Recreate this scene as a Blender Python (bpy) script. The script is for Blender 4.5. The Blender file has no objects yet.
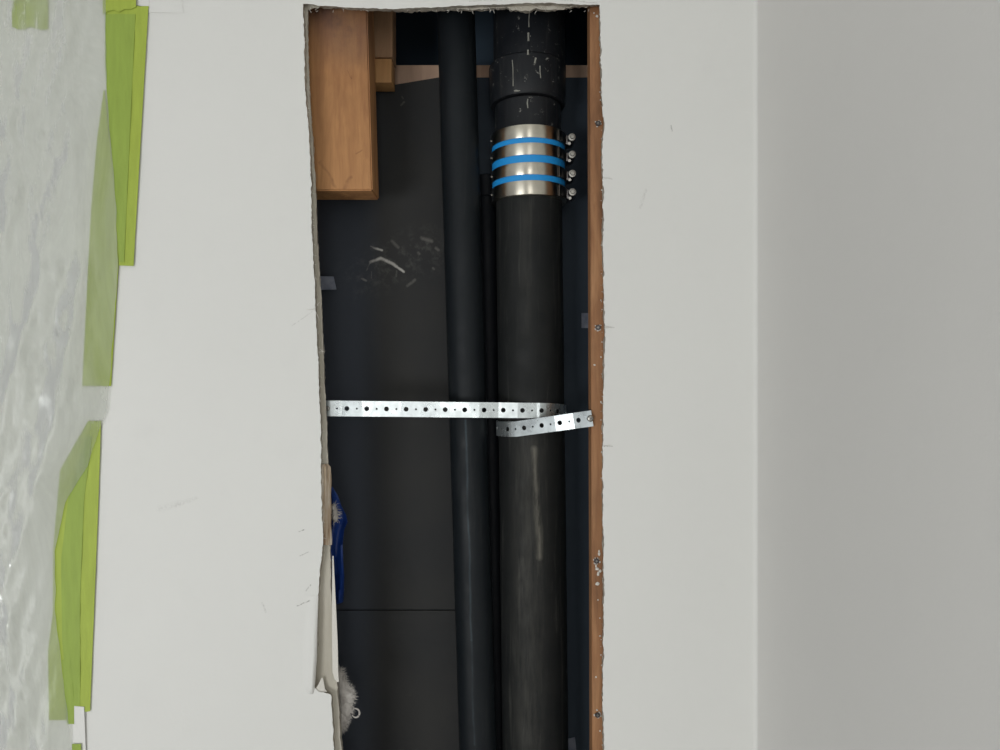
import bpy, bmesh, math, random
from mathutils import Vector, Matrix, noise
random.seed(7)
PI = math.pi
SC = bpy.context.scene
COL = SC.collection

# ---------------------------------------------------------------- camera
F = 722.0          # focal length in pixels (1000 px wide frame)
D = 1.083          # camera to wall face
CH = 1.35          # camera height
cam = bpy.data.cameras.new('camera'); cam.sensor_width = 36; cam.lens = 36*F/1000
cam.clip_start = 0.02
co = bpy.data.objects.new('camera', cam); COL.objects.link(co)
co.location = (0, -D, CH); co.rotation_euler = (PI/2, 0, 0)
SC.camera = co

# ---------------------------------------------------------------- world, lights, exposure
w = bpy.data.worlds.new('world'); SC.world = w; w.use_nodes = True
bg = w.node_tree.nodes['Background']
bg.inputs[0].default_value = (0.97, 0.98, 1.0, 1); bg.inputs[1].default_value = 0.34

def area(name, loc, target, sx, sy, power, color):
    l = bpy.data.lights.new(name, 'AREA'); l.shape = 'RECTANGLE'; l.size = sx; l.size_y = sy
    l.energy = power; l.color = color
    o = bpy.data.objects.new(name, l); COL.objects.link(o); o.location = loc
    o.rotation_euler = (Vector(target)-Vector(loc)).to_track_quat('-Z', 'Y').to_euler()
    return o
area('window_daylight', (-1.75, -3.2, 0.50), (0.1, 0, 1.0), 1.3, 0.9, 41, (0.985, 1.0, 1.0))
area('second_window_daylight', (0.15, -4.2, 1.5), (0.1, 0, 1.3), 0.7, 1.7, 13, (1.0, 0.99, 0.96))

SC.view_settings.view_transform = 'Standard'
SC.view_settings.look = 'None'
SC.view_settings.exposure = 0.0
SC.view_settings.gamma = 1
SC.view_settings.use_curve_mapping = False

# ---------------------------------------------------------------- helpers
def P(px, py, Y=0.0):
    s = (D+Y)/F
    return Vector(((px-500)*s, Y, CH+(375-py)*s))
def srgb(r, g, b):
    f = lambda c: (c/255/12.92) if c/255 <= 0.04045 else ((c/255+0.055)/1.055)**2.4
    return (f(r), f(g), f(b), 1)
def finish(name, bm, mats, parent=None, sharp=35, mods=None):
    bmesh.ops.recalc_face_normals(bm, faces=bm.faces[:])
    for f in bm.faces: f.smooth = True
    for e in bm.edges:
        if len(e.link_faces) == 2 and e.calc_face_angle(0) > math.radians(sharp): e.smooth = False
    me = bpy.data.meshes.new(name); bm.to_mesh(me); bm.free()
    if not isinstance(mats, (list, tuple)): mats = [mats]
    for m in mats: me.materials.append(m)
    o = bpy.data.objects.new(name, me); COL.objects.link(o)
    if parent: o.parent = parent
    return o
def tag(o, label=None, cat=None, group=None, kind=None):
    if label: o['label'] = label
    if cat: o['category'] = cat
    if group: o['group'] = group
    if kind: o['kind'] = kind
    return o
def empty(name, loc=(0, 0, 0)):
    o = bpy.data.objects.new(name, None); COL.objects.link(o); o.location = loc; o.empty_display_size = .02
    return o
def rehome(root):
    """children were modelled in world space: keep them there"""
    for c in COL.objects:
        if c.parent == root: c.matrix_parent_inverse = Matrix.Translation(-root.location)
def box(bm, lo, hi, bev=0.0, mi=0):
    lo, hi = Vector(lo), Vector(hi)
    r = bmesh.ops.create_cube(bm, size=1)
    c = (lo+hi)/2; s = hi-lo
    for v in r['verts']: v.co = Vector((v.co.x*s.x, v.co.y*s.y, v.co.z*s.z))+c
    fs = {f for v in r['verts'] for f in v.link_faces}
    for f in fs: f.material_index = mi
    if bev:
        es = list({e for f in fs for e in f.edges})
        bmesh.ops.bevel(bm, geom=es, offset=bev, segments=2, affect='EDGES', profile=.6)
def frame_of(d):
    d = d.normalized(); a = Vector((0, 0, 1)) if abs(d.z) < .9 else Vector((1, 0, 0))
    u = d.cross(a).normalized(); return u, d.cross(u).normalized()
def lathe(bm, a, b, prof, n=64, cap=True, wob=0.0):
    """prof: list of (t, r), t a fraction of a->b"""
    a, b = Vector(a), Vector(b); u, v = frame_of(b-a); rings = []
    for t, r in prof:
        c = a.lerp(b, t)
        ring = []
        for k in range(n):
            th = 2*PI*k/n; rr = r
            if wob: rr += wob*noise.noise(Vector((math.cos(th)*3, math.sin(th)*3, c.z*14)))
            ring.append(bm.verts.new(c+(u*math.cos(th)+v*math.sin(th))*rr))
        rings.append(ring)
    for r0, r1 in zip(rings, rings[1:]):
        for k in range(n): bm.faces.new((r0[k], r0[(k+1) % n], r1[(k+1) % n], r1[k]))
    if cap: bm.faces.new(rings[0]); bm.faces.new(rings[-1])
def tube(bm, pts, r, n=8):
    pts = [Vector(p) for p in pts]; rings = []
    for i, p in enumerate(pts):
        d = (pts[min(i+1, len(pts)-1)]-pts[max(i-1, 0)]); u, v = frame_of(d)
        rr = r[i] if isinstance(r, (list, tuple)) else r
        rings.append([bm.verts.new(p+(u*math.cos(2*PI*k/n)+v*math.sin(2*PI*k/n))*rr) for k in range(n)])
    for r0, r1 in zip(rings, rings[1:]):
        for k in range(n): bm.faces.new((r0[k], r0[(k+1) % n], r1[(k+1) % n], r1[k]))
    bm.faces.new(rings[0]); bm.faces.new(rings[-1])
def resample(pts, step, jit=0.0, seed=0):
    """pts: (px,py) polyline -> dense, jagged"""
    out = []; rnd = random.Random(seed)
    for (x0, y0), (x1, y1) in zip(pts, pts[1:]):
        L = math.hypot(x1-x0, y1-y0); n = max(1, int(L/step))
        nx, ny = -(y1-y0)/max(L, 1e-6), (x1-x0)/max(L, 1e-6)
        for k in range(n):
            t = k/n; x = x0+(x1-x0)*t; y = y0+(y1-y0)*t
            j = jit*(noise.noise(Vector((x*.09, y*.09, seed)))*1.1+rnd.uniform(-.45, .45)) if k else 0
            out.append((x+nx*j, y+ny*j))
    out.append(pts[-1]); return out
def thicken(bm, fs, th):
    vs = list({v for f in fs for v in f.verts}); mp = {v: bm.verts.new(v.co+Vector((0, th, 0))) for v in vs}
    be = [(e.verts[0], e.verts[1]) for e in {e for f in fs for e in f.edges} if len(e.link_faces) == 1]
    for f in fs: bm.faces.new([mp[v] for v in f.verts][::-1])
    for a, b in be: bm.faces.new((a, b, mp[b], mp[a]))
def interp(pts, y):
    for (x0, y0), (x1, y1) in zip(pts, pts[1:]):
        if y0 <= y <= y1: return x0+(x1-x0)*(y-y0)/max(y1-y0, 1e-6)
    return pts[0][0] if y < pts[0][1] else pts[-1][0]
def plate(bm, front, depth, bump=None, mi=0):
    """closed plate: front polygon (world verts), extruded +Y by depth"""
    A = [bm.verts.new(p) for p in front]; B = [bm.verts.new(Vector(p)+Vector((0, depth, 0))) for p in front]
    n = len(A)
    fs = [bm.faces.new(A), bm.faces.new(B)]+[bm.faces.new((A[k], A[(k+1) % n], B[(k+1) % n], B[k])) for k in range(n)]
    for f in fs: f.material_index = mi
    bmesh.ops.triangulate(bm, faces=fs[:2])

# ---------------------------------------------------------------- materials
class N:
    def __init__(s, name, rough=.6, metal=0.0, col=(.8, .8, .8, 1), spec=.5):
        s.m = bpy.data.materials.new(name); s.m.use_nodes = True; s.t = s.m.node_tree
        s.b = s.t.nodes['Principled BSDF']; s.b.inputs['Roughness'].default_value = rough
        s.b.inputs['Metallic'].default_value = metal; s.b.inputs['Base Color'].default_value = col
        s.b.inputs['Specular IOR Level'].default_value = spec
        s.co = s.n('ShaderNodeTexCoord').outputs['Object']; s.h = None
    def n(s, k): return s.t.nodes.new(k)
    def l(s, a, b): s.t.links.new(a, b)
    def put(s, i, v):
        if hasattr(v, 'links') or hasattr(v, 'is_linked'): s.l(v, i)
        else: i.default_value = v
    def math(s, op, a, b=0.0, clamp=False):
        q = s.n('ShaderNodeMath'); q.operation = op; q.use_clamp = clamp; s.put(q.inputs[0], a); s.put(q.inputs[1], b); return q.outputs[0]
    def mapping(s, scale=(1, 1, 1), rot=(0, 0, 0), src=None):
        q = s.n('ShaderNodeMapping'); q.inputs['Scale'].default_value = scale; q.inputs['Rotation'].default_value = rot
        s.l(src or s.co, q.inputs['Vector']); return q.outputs[0]
    def noise(s, scale, detail=4, rough=.55, dist=0, vec=None):
        q = s.n('ShaderNodeTexNoise'); q.inputs['Scale'].default_value = scale; q.inputs['Detail'].default_value = detail
        q.inputs['Roughness'].default_value = rough; q.inputs['Distortion'].default_value = dist
        s.l(vec or s.co, q.inputs['Vector']); return q.outputs['Fac']
    def ramp(s, v, stops):
        q = s.n('ShaderNodeValToRGB'); e = q.color_ramp.elements
        while len(e) < len(stops): e.new(.5)
        for el, (p, c) in zip(e, stops):
            el.position = p; el.color = c if isinstance(c, (tuple, list)) else (c, c, c, 1)
        s.l(v, q.inputs[0]); return q.outputs[0]
    def mix(s, f, a, b, mode='MIX'):
        q = s.n('ShaderNodeMix'); q.data_type = 'RGBA'; q.blend_type = mode
        s.put(q.inputs[0], f); s.put(q.inputs[6], a); s.put(q.inputs[7], b); return q.outputs[2]
    def col(s, v): s.put(s.b.inputs['Base Color'], v)
    def rough(s, v): s.put(s.b.inputs['Roughness'], v)
    def bump(s, h, dist=.001, strength=1.0):
        q = s.n('ShaderNodeBump'); q.inputs['Distance'].default_value = dist; q.inputs['Strength'].default_value = strength
        s.l(h, q.inputs['Height']); 
        if s.h: s.l(s.h, q.inputs['Normal'])
        s.h = q.outputs[0]; s.l(s.h, s.b.inputs['Normal'])
    def stroke(s, a, b, wdt, vec=None, soft=.5):
        """soft mark along the segment a-b (metres, object space)"""
        a, b = Vector(a), Vector(b); d = b-a; L = d.length; d = d/L
        def vm(op, x, y):
            q = s.n('ShaderNodeVectorMath'); q.operation = op; s.put(q.inputs[0], x); s.put(q.inputs[1], y); return q
        r = vm('SUBTRACT', vec or s.co, tuple(a)).outputs[0]
        t = vm('DOT_PRODUCT', r, tuple(d)).outputs['Value']
        t = s.math('MINIMUM', s.math('MAXIMUM', t, 0.0), L)
        sc = s.n('ShaderNodeVectorMath'); sc.operation = 'SCALE'; sc.inputs[0].default_value = tuple(d); s.l(t, sc.inputs['Scale'])
        dist = vm('LENGTH', vm('SUBTRACT', r, sc.outputs[0]).outputs[0], (0, 0, 0)).outputs['Value']
        mr = s.n('ShaderNodeMapRange'); mr.inputs['From Min'].default_value = wdt; mr.inputs['From Max'].default_value = wdt*soft*.2
        mr.inputs['To Min'].default_value = 0; mr.inputs['To Max'].default_value = 1; s.l(dist, mr.inputs['Value'])
        return mr.outputs[0]
    def wobble(s, scale, amp):
        q = s.n('ShaderNodeTexNoise'); q.inputs['Scale'].default_value = scale; q.inputs['Detail'].default_value = 3
        s.l(s.co, q.inputs['Vector'])
        a = s.n('ShaderNodeVectorMath'); a.operation = 'SUBTRACT'; s.l(q.outputs['Color'], a.inputs[0]); a.inputs[1].default_value = (.5, .5, .5)
        b = s.n('ShaderNodeVectorMath'); b.operation = 'SCALE'; s.l(a.outputs[0], b.inputs[0]); b.inputs['Scale'].default_value = amp
        c = s.n('ShaderNodeVectorMath'); s.l(s.co, c.inputs[0]); s.l(b.outputs[0], c.inputs[1]); return c.outputs[0]
def maxall(k, ms):
    r = ms[0]
    for m in ms[1:]: r = k.math('MAXIMUM', r, m)
    return r

def wall_paint(name, base, marks=()):
    k = N(name, rough=.62, spec=.3)
    n1 = k.noise(2.2, 5, .6); n2 = k.noise(14, 4, .6)
    c = k.mix(k.ramp(n1, [(.3, 0.0), (.75, 1.0)]), base, tuple(x*.965 for x in base[:3])+(1,))
    c = k.mix(k.ramp(n2, [(.58, 0.0), (.8, .35)]), c, tuple(x*.93 for x in base[:3])+(1,))
    if marks:
        wv = k.wobble(60, .004)
        for (a, b, wd, colr, amt) in marks:
            sm = k.stroke(a, b, wd, wv)
            sm = k.math('MULTIPLY', sm, k.ramp(k.noise(330, 3), [(.38, 0.0), (.6, amt)]))
            c = k.mix(sm, c, colr)
    k.col(c)
    k.bump(k.noise(4, 3), .004, .35)
    k.bump(k.noise(180, 3, .6), .0005, .45)
    return k.m
GREY = srgb(120, 116, 110)
def mk(x0, y0, x1, y1, wd, amt, colr=None): return (P(x0, y0), P(x1, y1), wd, colr or GREY, amt)
marks = [mk(160, 509, 180, 503, .007, .10), mk(176, 505, 196, 498, .004, .14), mk(299, 531, 305, 529, .0012, .9), mk(300, 556, 309, 552, .0013, .9),
         mk(297, 606, 310, 600, .0014, .8), mk(306, 591, 311, 585, .0014, .7), mk(262, 603, 266, 612, .002, .3),
         mk(671, 126, 672, 131, .0014, .8), mk(640, 208, 646, 190, .003, .2), mk(292, 326, 313, 311, .0012, .25),
         mk(606, 178, 612, 179, .001, .5), mk(606, 326, 614, 328, .001, .6), mk(604, 446, 613, 446, .0012, .8),
         mk(470, 1, 545, -2, .0014, .4), mk(545, -2, 598, 3, .0014, .4)]
M_WALL = wall_paint('white wall paint', (.80, .80, .77, 1), marks)
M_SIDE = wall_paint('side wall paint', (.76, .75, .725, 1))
k = N('gypsum core', .95); nn = k.noise(90, 6, .65)
k.col(k.ramp(nn, [(.3, srgb(140, 132, 120)), (.52, srgb(184, 177, 164)), (.75, srgb(218, 212, 200))]))
k.bump(k.noise(300, 5, .7), .0016, 1); M_GYP = k.m
k = N('torn board paper', .9); nn = k.noise(40, 4, .6, vec=k.mapping((1, 1, .15)))
k.col(k.ramp(nn, [(.3, srgb(178, 172, 158)), (.6, srgb(198, 193, 180)), (.8, srgb(214, 210, 200))])); k.bump(k.noise(200, 4), .0008); M_PAPER = k.m
k = N('brown torn paper', .9); nn = k.noise(60, 5, .6, vec=k.mapping((3, 1, .25)))
k.col(k.ramp(nn, [(.32, srgb(140, 112, 88)), (.5, srgb(176, 158, 136)), (.7, srgb(208, 200, 188))])); k.bump(nn, .002); M_BROWNP = k.m
k = N('white plaster', .9, col=srgb(225, 222, 214)); k.bump(k.noise(300, 5), .001); M_PLAST = k.m

def wood(name, c1, c2, c3, sc=1.0, rot=(0, 0, 0)):
    k = N(name, .62, spec=.35)
    mp = k.mapping((6*sc, 6*sc, .9*sc), rot)
    n1 = k.noise(3.2, 6, .62, 1.3, mp); n2 = k.noise(22, 3, .6, 0, k.mapping((9*sc, 9*sc, .5*sc), rot))
    c = k.ramp(n1, [(.28, c1), (.5, c2), (.72, c3)])
    c = k.mix(k.ramp(n2, [(.45, 0.0), (.75, .35)]), c, c1)
    blot = k.noise(11, 3); c = k.mix(k.ramp(blot, [(.5, 0.0), (.8, .35)]), c, tuple(x*.62 for x in c1[:3])+(1,))
    k.col(c); k.bump(n2, .0006, .7); return k.m
M_BLOCK = wood('reddish timber', srgb(146, 98, 64), srgb(184, 134, 88), srgb(212, 160, 106))
bb = M_BLOCK.node_tree.nodes['Principled BSDF']; KB = N.__new__(N); KB.m = M_BLOCK; KB.t = M_BLOCK.node_tree; KB.b = bb; KB.h = None
KB.co = KB.n('ShaderNodeTexCoord').outputs['Object']; wv = KB.wobble(30, .02); cb = bb.inputs['Base Color'].links[0].from_socket
shade_ = KB.math('MULTIPLY', KB.stroke(P(318, 0, .04), P(350, 30, .04), .075, wv, soft=0), KB.ramp(KB.noise(25, 5, .65), [(.25, .4), (.7, .95)]))
cb = KB.mix(shade_, cb, srgb(92, 70, 66))      # purple grey upper part, shade painted into the wood colour
for q in [(349, 70, 352, 80, 1.0), (352, 80, 357, 66, 1.0), (322, 160, 335, 186, 2.2), (345, 188, 352, 178, 2.5), (356, 153, 362, 148, 1.0)]:
    cb = KB.mix(KB.math('MULTIPLY', KB.stroke(P(q[0], q[1], .04), P(q[2], q[3], .04), q[4]*.0016, wv), .45), cb, srgb(120, 78, 52))
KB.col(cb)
M_STUD = wood('stud timber', srgb(122, 86, 60), srgb(164, 118, 82), srgb(188, 142, 102), 1.4)
M_DULL = wood('dull timber', srgb(120, 92, 68), srgb(156, 122, 92), srgb(172, 140, 108))
M_PALE = wood('pale timber', srgb(205, 168, 144), srgb(225, 190, 164), srgb(236, 204, 178), 1, (0, PI/2, 0))
M_END = wood('end grain timber', srgb(160, 116, 76), srgb(188, 142, 92), srgb(196, 154, 104), .5, (PI/2, .4, 0))

# black sheet with chalky scuffs
k = N('black sheet', .78, spec=.35)
base = k.mix(k.ramp(k.noise(7, 4), [(.35, 0.0), (.7, 1.0)]), (.025, .026, .0270, 1), (.033, .0325, .031, 1))
sx_ = k.n('ShaderNodeSeparateXYZ'); k.l(k.co, sx_.inputs[0])
gx = k.n('ShaderNodeMapRange'); gx.interpolation_type = 'SMOOTHSTEP'; gx.inputs['From Min'].default_value = P(352, 0, .165).x; gx.inputs['From Max'].default_value = P(388, 0, .165).x
k.l(sx_.outputs[0], gx.inputs['Value'])
base = k.mix(gx.outputs[0], (.057, .065, .082, 1), base)   # bluer, paler tone over the left part, blending into the middle
YS = .165
wv = k.wobble(45, .005); sc_ = []
def S(x0, y0, x1, y1, wpx): sc_.append(k.stroke(P(x0, y0, YS), P(x1, y1, YS), wpx*.00172, wv))
for q in [(353, 271, 358, 265, 2.2), (357, 264, 363, 263, 2.2), (366, 270, 370, 262, 1.8), (370, 262, 381, 258, 2.4), (381, 258, 396, 266, 2.4),
          (396, 266, 404, 272, 1.8), (361, 278, 366, 281, 2.2), (362, 244, 382, 250, 1.5), (371, 272, 371, 278, 1.4)]: S(*q)
bright = maxall(k, sc_); sc_ = []
for q in [(392, 241, 398, 247, 2.5), (422, 238, 432, 241, 2.5), (418, 253, 419, 254, 2), (436, 248, 438, 250, 2), (433, 268, 434, 269, 1.6), (352, 213, 359, 214, 1.8),
          (407, 286, 415, 280, 2), (342, 204, 345, 206, 2), (401, 105, 404, 102, 1.6), (396, 271, 396, 276, 1.6), (340, 240, 352, 246, 3), (402, 96, 403, 98, 1.5)]: S(*q)
dimm = maxall(k, sc_)
gn = k.ramp(k.noise(260, 4, .7), [(.26, 0.0), (.46, 1.0)])
c = k.mix(k.math('MULTIPLY', k.math('MULTIPLY', dimm, .22), gn), base, srgb(170, 166, 158))
c = k.mix(k.math('MULTIPLY', k.math('MULTIPLY', bright, .8), gn), c, srgb(225, 222, 214))
haze = k.stroke(P(360, 275, YS), P(425, 250, YS), .055)
c = k.mix(k.math('MULTIPLY', haze, k.ramp(k.noise(70, 6, .7), [(.5, 0.0), (.72, .10)])), c, srgb(190, 186, 178))
k.col(c); k.bump(k.noise(30, 4), .0012, .5); M_SHEET = k.m
k = N('navy black sheet', .8, spec=.3); k.col(k.ramp(k.noise(9, 3), [(.3, (.046, .062, .084, 1)), (.7, (.058, .076, .098, 1))])); k.bump(k.noise(30, 3), .001, .4); M_NAVY = k.m
k = N('dark void', .95, col=(.055, .085, .12, 1)); k.bump(k.noise(10), .001, .2); M_VOID = k.m

def iron(name, c1, c2, rough, streaks=0.0, chips=0.0, tint=srgb(150, 148, 140)):
    k = N(name, rough, spec=.24)
    c = k.mix(k.ramp(k.noise(12, 5, .6), [(.35, 0.0), (.7, 1.0)]), c1, c2)
    if streaks:
        st = k.noise(5, 6, .7, .6, k.mapping((16, 16, .8)))
        c = k.mix(k.ramp(st, [(.55, 0.0), (.78, streaks)]), c, tint)
    if chips:
        c = k.mix(k.ramp(k.noise(85, 5, .75), [(.62, 0.0), (.70, chips)]), c, srgb(200, 198, 190))
    k.col(c); k.rough(k.ramp(k.noise(30, 4), [(.3, rough-.08), (.7, rough+.12)]))
    k.bump(k.noise(160, 4, .6), .0005, .5); k.bump(k.noise(18, 3), .0012, .5); return k.m, k
M_PIPE, KP = iron('large black iron', (.0110, .0125, .0130, 1), (.016, .0170, .0165, 1), .62, .16)
M_SMALL, KS = iron('small dark pipe', (.0070, .0100, .0128, 1), (.0102, .0130, .0158, 1), .50, .03)
M_FIT, _ = iron('fitting black iron', (.010, .012, .0155, 1), (.017, .0185, .021, 1), .42, .10, .5)
M_THIN, _ = iron('thin black pipe', (.008, .010, .014, 1), (.011, .013, .017, 1), .6)
def add_streaks(k, lst):
    base_link = k.b.inputs['Base Color'].links[0].from_socket; c = base_link; wv = k.wobble(14, .008)
    for (x0_, y0_, x1_, y1_, wpx, Y, amt, colr) in lst:
        m_ = k.stroke(P(x0_, y0_, Y), P(x1_, y1_, Y), wpx*.00165, wv, soft=0)
        gr = k.ramp(k.noise(40, 5, .7, vec=k.mapping((3, 3, .4))), [(.30, 0.0), (.62, amt)])
        c = k.mix(k.math('MULTIPLY', m_, gr), c, colr)
    k.col(c)
DUST = srgb(150, 146, 134)
add_streaks(KP, [(534, 450, 540, 556, 4.5, .0745, .42, DUST), (521, 560, 514, 640, 5, .075, .22, DUST), (528, 440, 527, 740, 22, .0745, .10, DUST), (516, 660, 520, 740, 4, .0745, .2, DUST), (516, 395, 512, 460, 3, .0745, .25, DUST), (515, 385, 516, 400, 2, .0745, .5, DUST), (525, 205, 527, 330, 10, .0745, .05, DUST)])
add_streaks(KS, [(466, 420, 471, 640, 1.6, .0865, .35, srgb(90, 110, 120)), (471, 640, 474, 745, 1.4, .0865, .25, srgb(90, 110, 120))])
k = N('chalk streak', .9, col=srgb(150, 150, 142)); M_CHALK = k.m

def metal(name, col, rough, sc=60, stretch=(1, 1, .02)):
    k = N(name, rough, 1.0)
    k.col(k.mix(k.ramp(k.noise(sc, 4, .6), [(.35, 0.0), (.7, 1.0)]), col, tuple(x*.82 for x in col[:3])+(1,)))
    k.rough(k.ramp(k.noise(sc*.6, 3), [(.3, rough-.06), (.7, rough+.08)])); k.bump(k.noise(sc*2, 2, vec=k.mapping(stretch)), .0002, .3); return k.m
M_STEEL = metal('stainless band', (.72, .68, .58, 1), .33, 40)
pb = M_STEEL.node_tree.nodes['Principled BSDF']; tn = M_STEEL.node_tree.nodes.new('ShaderNodeTangent'); tn.direction_type = 'RADIAL'; tn.axis = 'Z'
M_STEEL.node_tree.links.new(tn.outputs[0], pb.inputs['Tangent']); pb.inputs['Anisotropic'].default_value = .85; pb.inputs['Anisotropic Rotation'].default_value = .25
M_GALV = metal('galvanised strap', (.70, .76, .77, 1), .28, 90, (1, 1, 1))
M_GALV.node_tree.nodes['Bump'].inputs['Strength'].default_value = 0.05
M_GALV.node_tree.nodes['Principled BSDF'].inputs['Metallic'].default_value = .85
M_SCREW = metal('screw steel', (.42, .41, .38, 1), .36)
M_DSTEEL = metal('dark housing steel', (.16, .15, .15, 1), .32)
k = N('blue rubber', .55, col=(.012, .31, .78, 1)); k.bump(k.noise(200), .0003); M_BLUE = k.m
k = N('drywall screw', .4, .8, col=(.10, .09, .09, 1)); M_DSCREW = k.m
k = N('grey tape', .6); k.col(k.ramp(k.noise(60, 4), [(.35, srgb(112, 118, 134)), (.7, srgb(150, 154, 166))])); M_GTAPE = k.m
k = N('blue film', .45); k.col(k.ramp(k.noise(50, 4, vec=k.mapping((1, 1, .3))), [(.3, (.004, .022, .13, 1)), (.7, (.008, .05, .27, 1))])); k.bump(k.noise(60, 4), .002); M_BFILM = k.m
k = N('white wool', 1.0, col=srgb(205, 200, 194)); k.bump(k.noise(400, 5, .7), .003); M_WOOL = k.m

def tape(name, c):
    k = N(name, .55, spec=.3)
    n = k.noise(30, 4, .6, vec=k.mapping((4, 1, .5)))
    k.col(k.mix(k.ramp(n, [(.3, 0.0), (.7, 1.0)]), c, tuple(x*.86 for x in c[:3])+(1,)))
    k.b.inputs['Transmission Weight'].default_value = 0
    k.bump(k.noise(260, 3), .0004, .6); k.bump(k.noise(18, 3, vec=k.mapping((2, 1, .8))), .003, .5); return k.m
M_T1 = tape('lime tape', (.42, .525, .080, 1)); M_T2 = tape('double lime tape', (.335, .455, .082, 1))

k = N('clear film', .25); t = k.t
dif = k.n('ShaderNodeBsdfDiffuse'); dif.inputs[0].default_value = (.72, .74, .70, 1)
trl = k.n('ShaderNodeBsdfTranslucent'); trl.inputs[0].default_value = (.76, .77, .74, 1)
trp = k.n('ShaderNodeBsdfTransparent'); trp.inputs[0].default_value = (.96, .97, .95, 1)
gl = k.n('ShaderNodeBsdfGlossy'); gl.inputs['Roughness'].default_value = .30; gl.inputs[0].default_value = (.97, .98, .97, 1)
m1 = k.n('ShaderNodeMixShader'); m1.inputs[0].default_value = .35; k.l(dif.outputs[0], m1.inputs[1]); k.l(trl.outputs[0], m1.inputs[2])
m2 = k.n('ShaderNodeMixShader'); 
milk = k.ramp(k.noise(9, 5, .6, .8, k.mapping((1.6, 1, .35))), [(.30, .26), (.7, .56)])
k.l(milk, m2.inputs[0]); k.l(trp.outputs[0], m2.inputs[1]); k.l(m1.outputs[0], m2.inputs[2])
m3 = k.n('ShaderNodeMixShader'); fr = k.n('ShaderNodeFresnel'); fr.inputs[0].default_value = 1.4
k.l(k.math('MULTIPLY', fr.outputs[0], .55, True), m3.inputs[0]); k.l(m2.outputs[0], m3.inputs[1]); k.l(gl.outputs[0], m3.inputs[2])
b1 = k.n('ShaderNodeBump'); b1.inputs['Distance'].default_value = .0035; b1.inputs['Strength'].default_value = .8
k.l(k.noise(8, 4, .5, .5, k.mapping((2.2, 1, .18))), b1.inputs['Height'])
b2 = k.n('ShaderNodeBump'); b2.inputs['Distance'].default_value = .0011; b2.inputs['Strength'].default_value = .7
k.l(k.noise(45, 5, .7, 1.2, k.mapping((1.2, 1, .6), (0, .5, 0))), b2.inputs['Height']); k.l(b1.outputs[0], b2.inputs['Normal'])
for sh in (dif, gl, fr): k.l(b2.outputs[0], sh.inputs['Normal'])
k.l(m3.outputs[0], t.nodes['Material Output'].inputs['Surface']); M_FILM = k.m
k = N('grey floor', .6, col=(.34, .33, .31, 1)); k.bump(k.noise(50), .001); M_FLOOR = k.m
k = N('ceiling paint', .8, col=(.78, .78, .76, 1)); k.bump(k.noise(80), .0006); M_CEIL = k.m

# ---------------------------------------------------------------- setting
T1, T2 = .0125, .025
XC = P(756.5, 0).x            # the room corner
LX, RX = -2.0, XC
HB = 905                      # the hole runs on below the frame
Lf = [(303, 4), (304, 30), (304.5, 60), (306, 100), (309, 132), (311, 180), (311.5, 220), (313, 260), (315, 290), (316, 320), (318, 360), (319.5, 400),
      (321, 430), (321, 470), (321.5, 500), (323, 540), (321.5, 560), (319, 580), (317.5, 600), (317, 630), (316, 660), (314, 676), (315, 688), (318, 691), (331, 695), (332, 712), (334, 750), (336, HB)]
Lb = [(308.5, 10), (308.3, 30), (309, 60), (310.5, 100), (313, 135), (316, 180), (317.2, 220), (319, 260), (322, 300), (323.5, 340), (325, 380), (327, 420),
      (328.5, 460), (329.5, 500), (331, 545), (333, 600), (336, 650), (339, 690), (341, 720), (343, 750), (346, HB)]
Tf = [(303, 4), (350, 7.5), (395, 9), (440, 7), (480, 5), (540, 3), (585, 4.5), (600, 5)]
Tb = [(308, 10), (322, 8), (350, 9.5), (385, 10.5), (410, 13), (440, 11), (470, 11.5), (507, 9), (511, 12), (530, 13), (536, 10), (548, 12), (592, 12)]
Rf = [(600, 5), (600.5, 30), (601, 60), (602, 100), (604.5, 126), (602, 150), (603.5, 200), (603, 240), (604, 290), (605, 330), (604, 380), (603, 450), (603.5, 550), (604, 620), (603, 700), (604, 750), (605, HB)]
def loop_pts(L, T, R, Y, jl, jt, jr, seed):
    a = resample(L, 2.5, jl, seed)[::-1]       # bottom -> top left
    b = resample([L[0]]+T[1:-1]+[R[0]], 2.2, jt, seed+1)[1:]
    c = resample(R, 2.5, jr, seed+2)[1:]
    return [P(x, y, Y) for x, y in a+b+c]
def holed(bm, outer, inner, mi):
    es = []
    for lp in (outer, inner):
        for i in range(len(lp)):
            a, b = lp[i], lp[(i+1) % len(lp)]
            es.append(bm.edges.get((a, b)) or bm.edges.new((a, b)))
    r = bmesh.ops.triangle_fill(bm, edges=es, use_beauty=True, use_dissolve=False)
    for g in r['geom']:
        if isinstance(g, bmesh.types.BMFace): g.material_index = mi
def bridge(bm, A, B, mi):
    """quads/tris between two open chains of different length (by matching fraction)"""
    i = j = 0; na, nb = len(A)-1, len(B)-1
    while i < na or j < nb:
        if j >= nb or (i < na and (i+1)/na <= (j+1)/nb): f = (A[i], A[i+1], B[j]); i += 1
        else: f = (A[i], B[j+1], B[j]); j += 1
        try: bm.faces.new(f).material_index = mi
        except ValueError: pass
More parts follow.
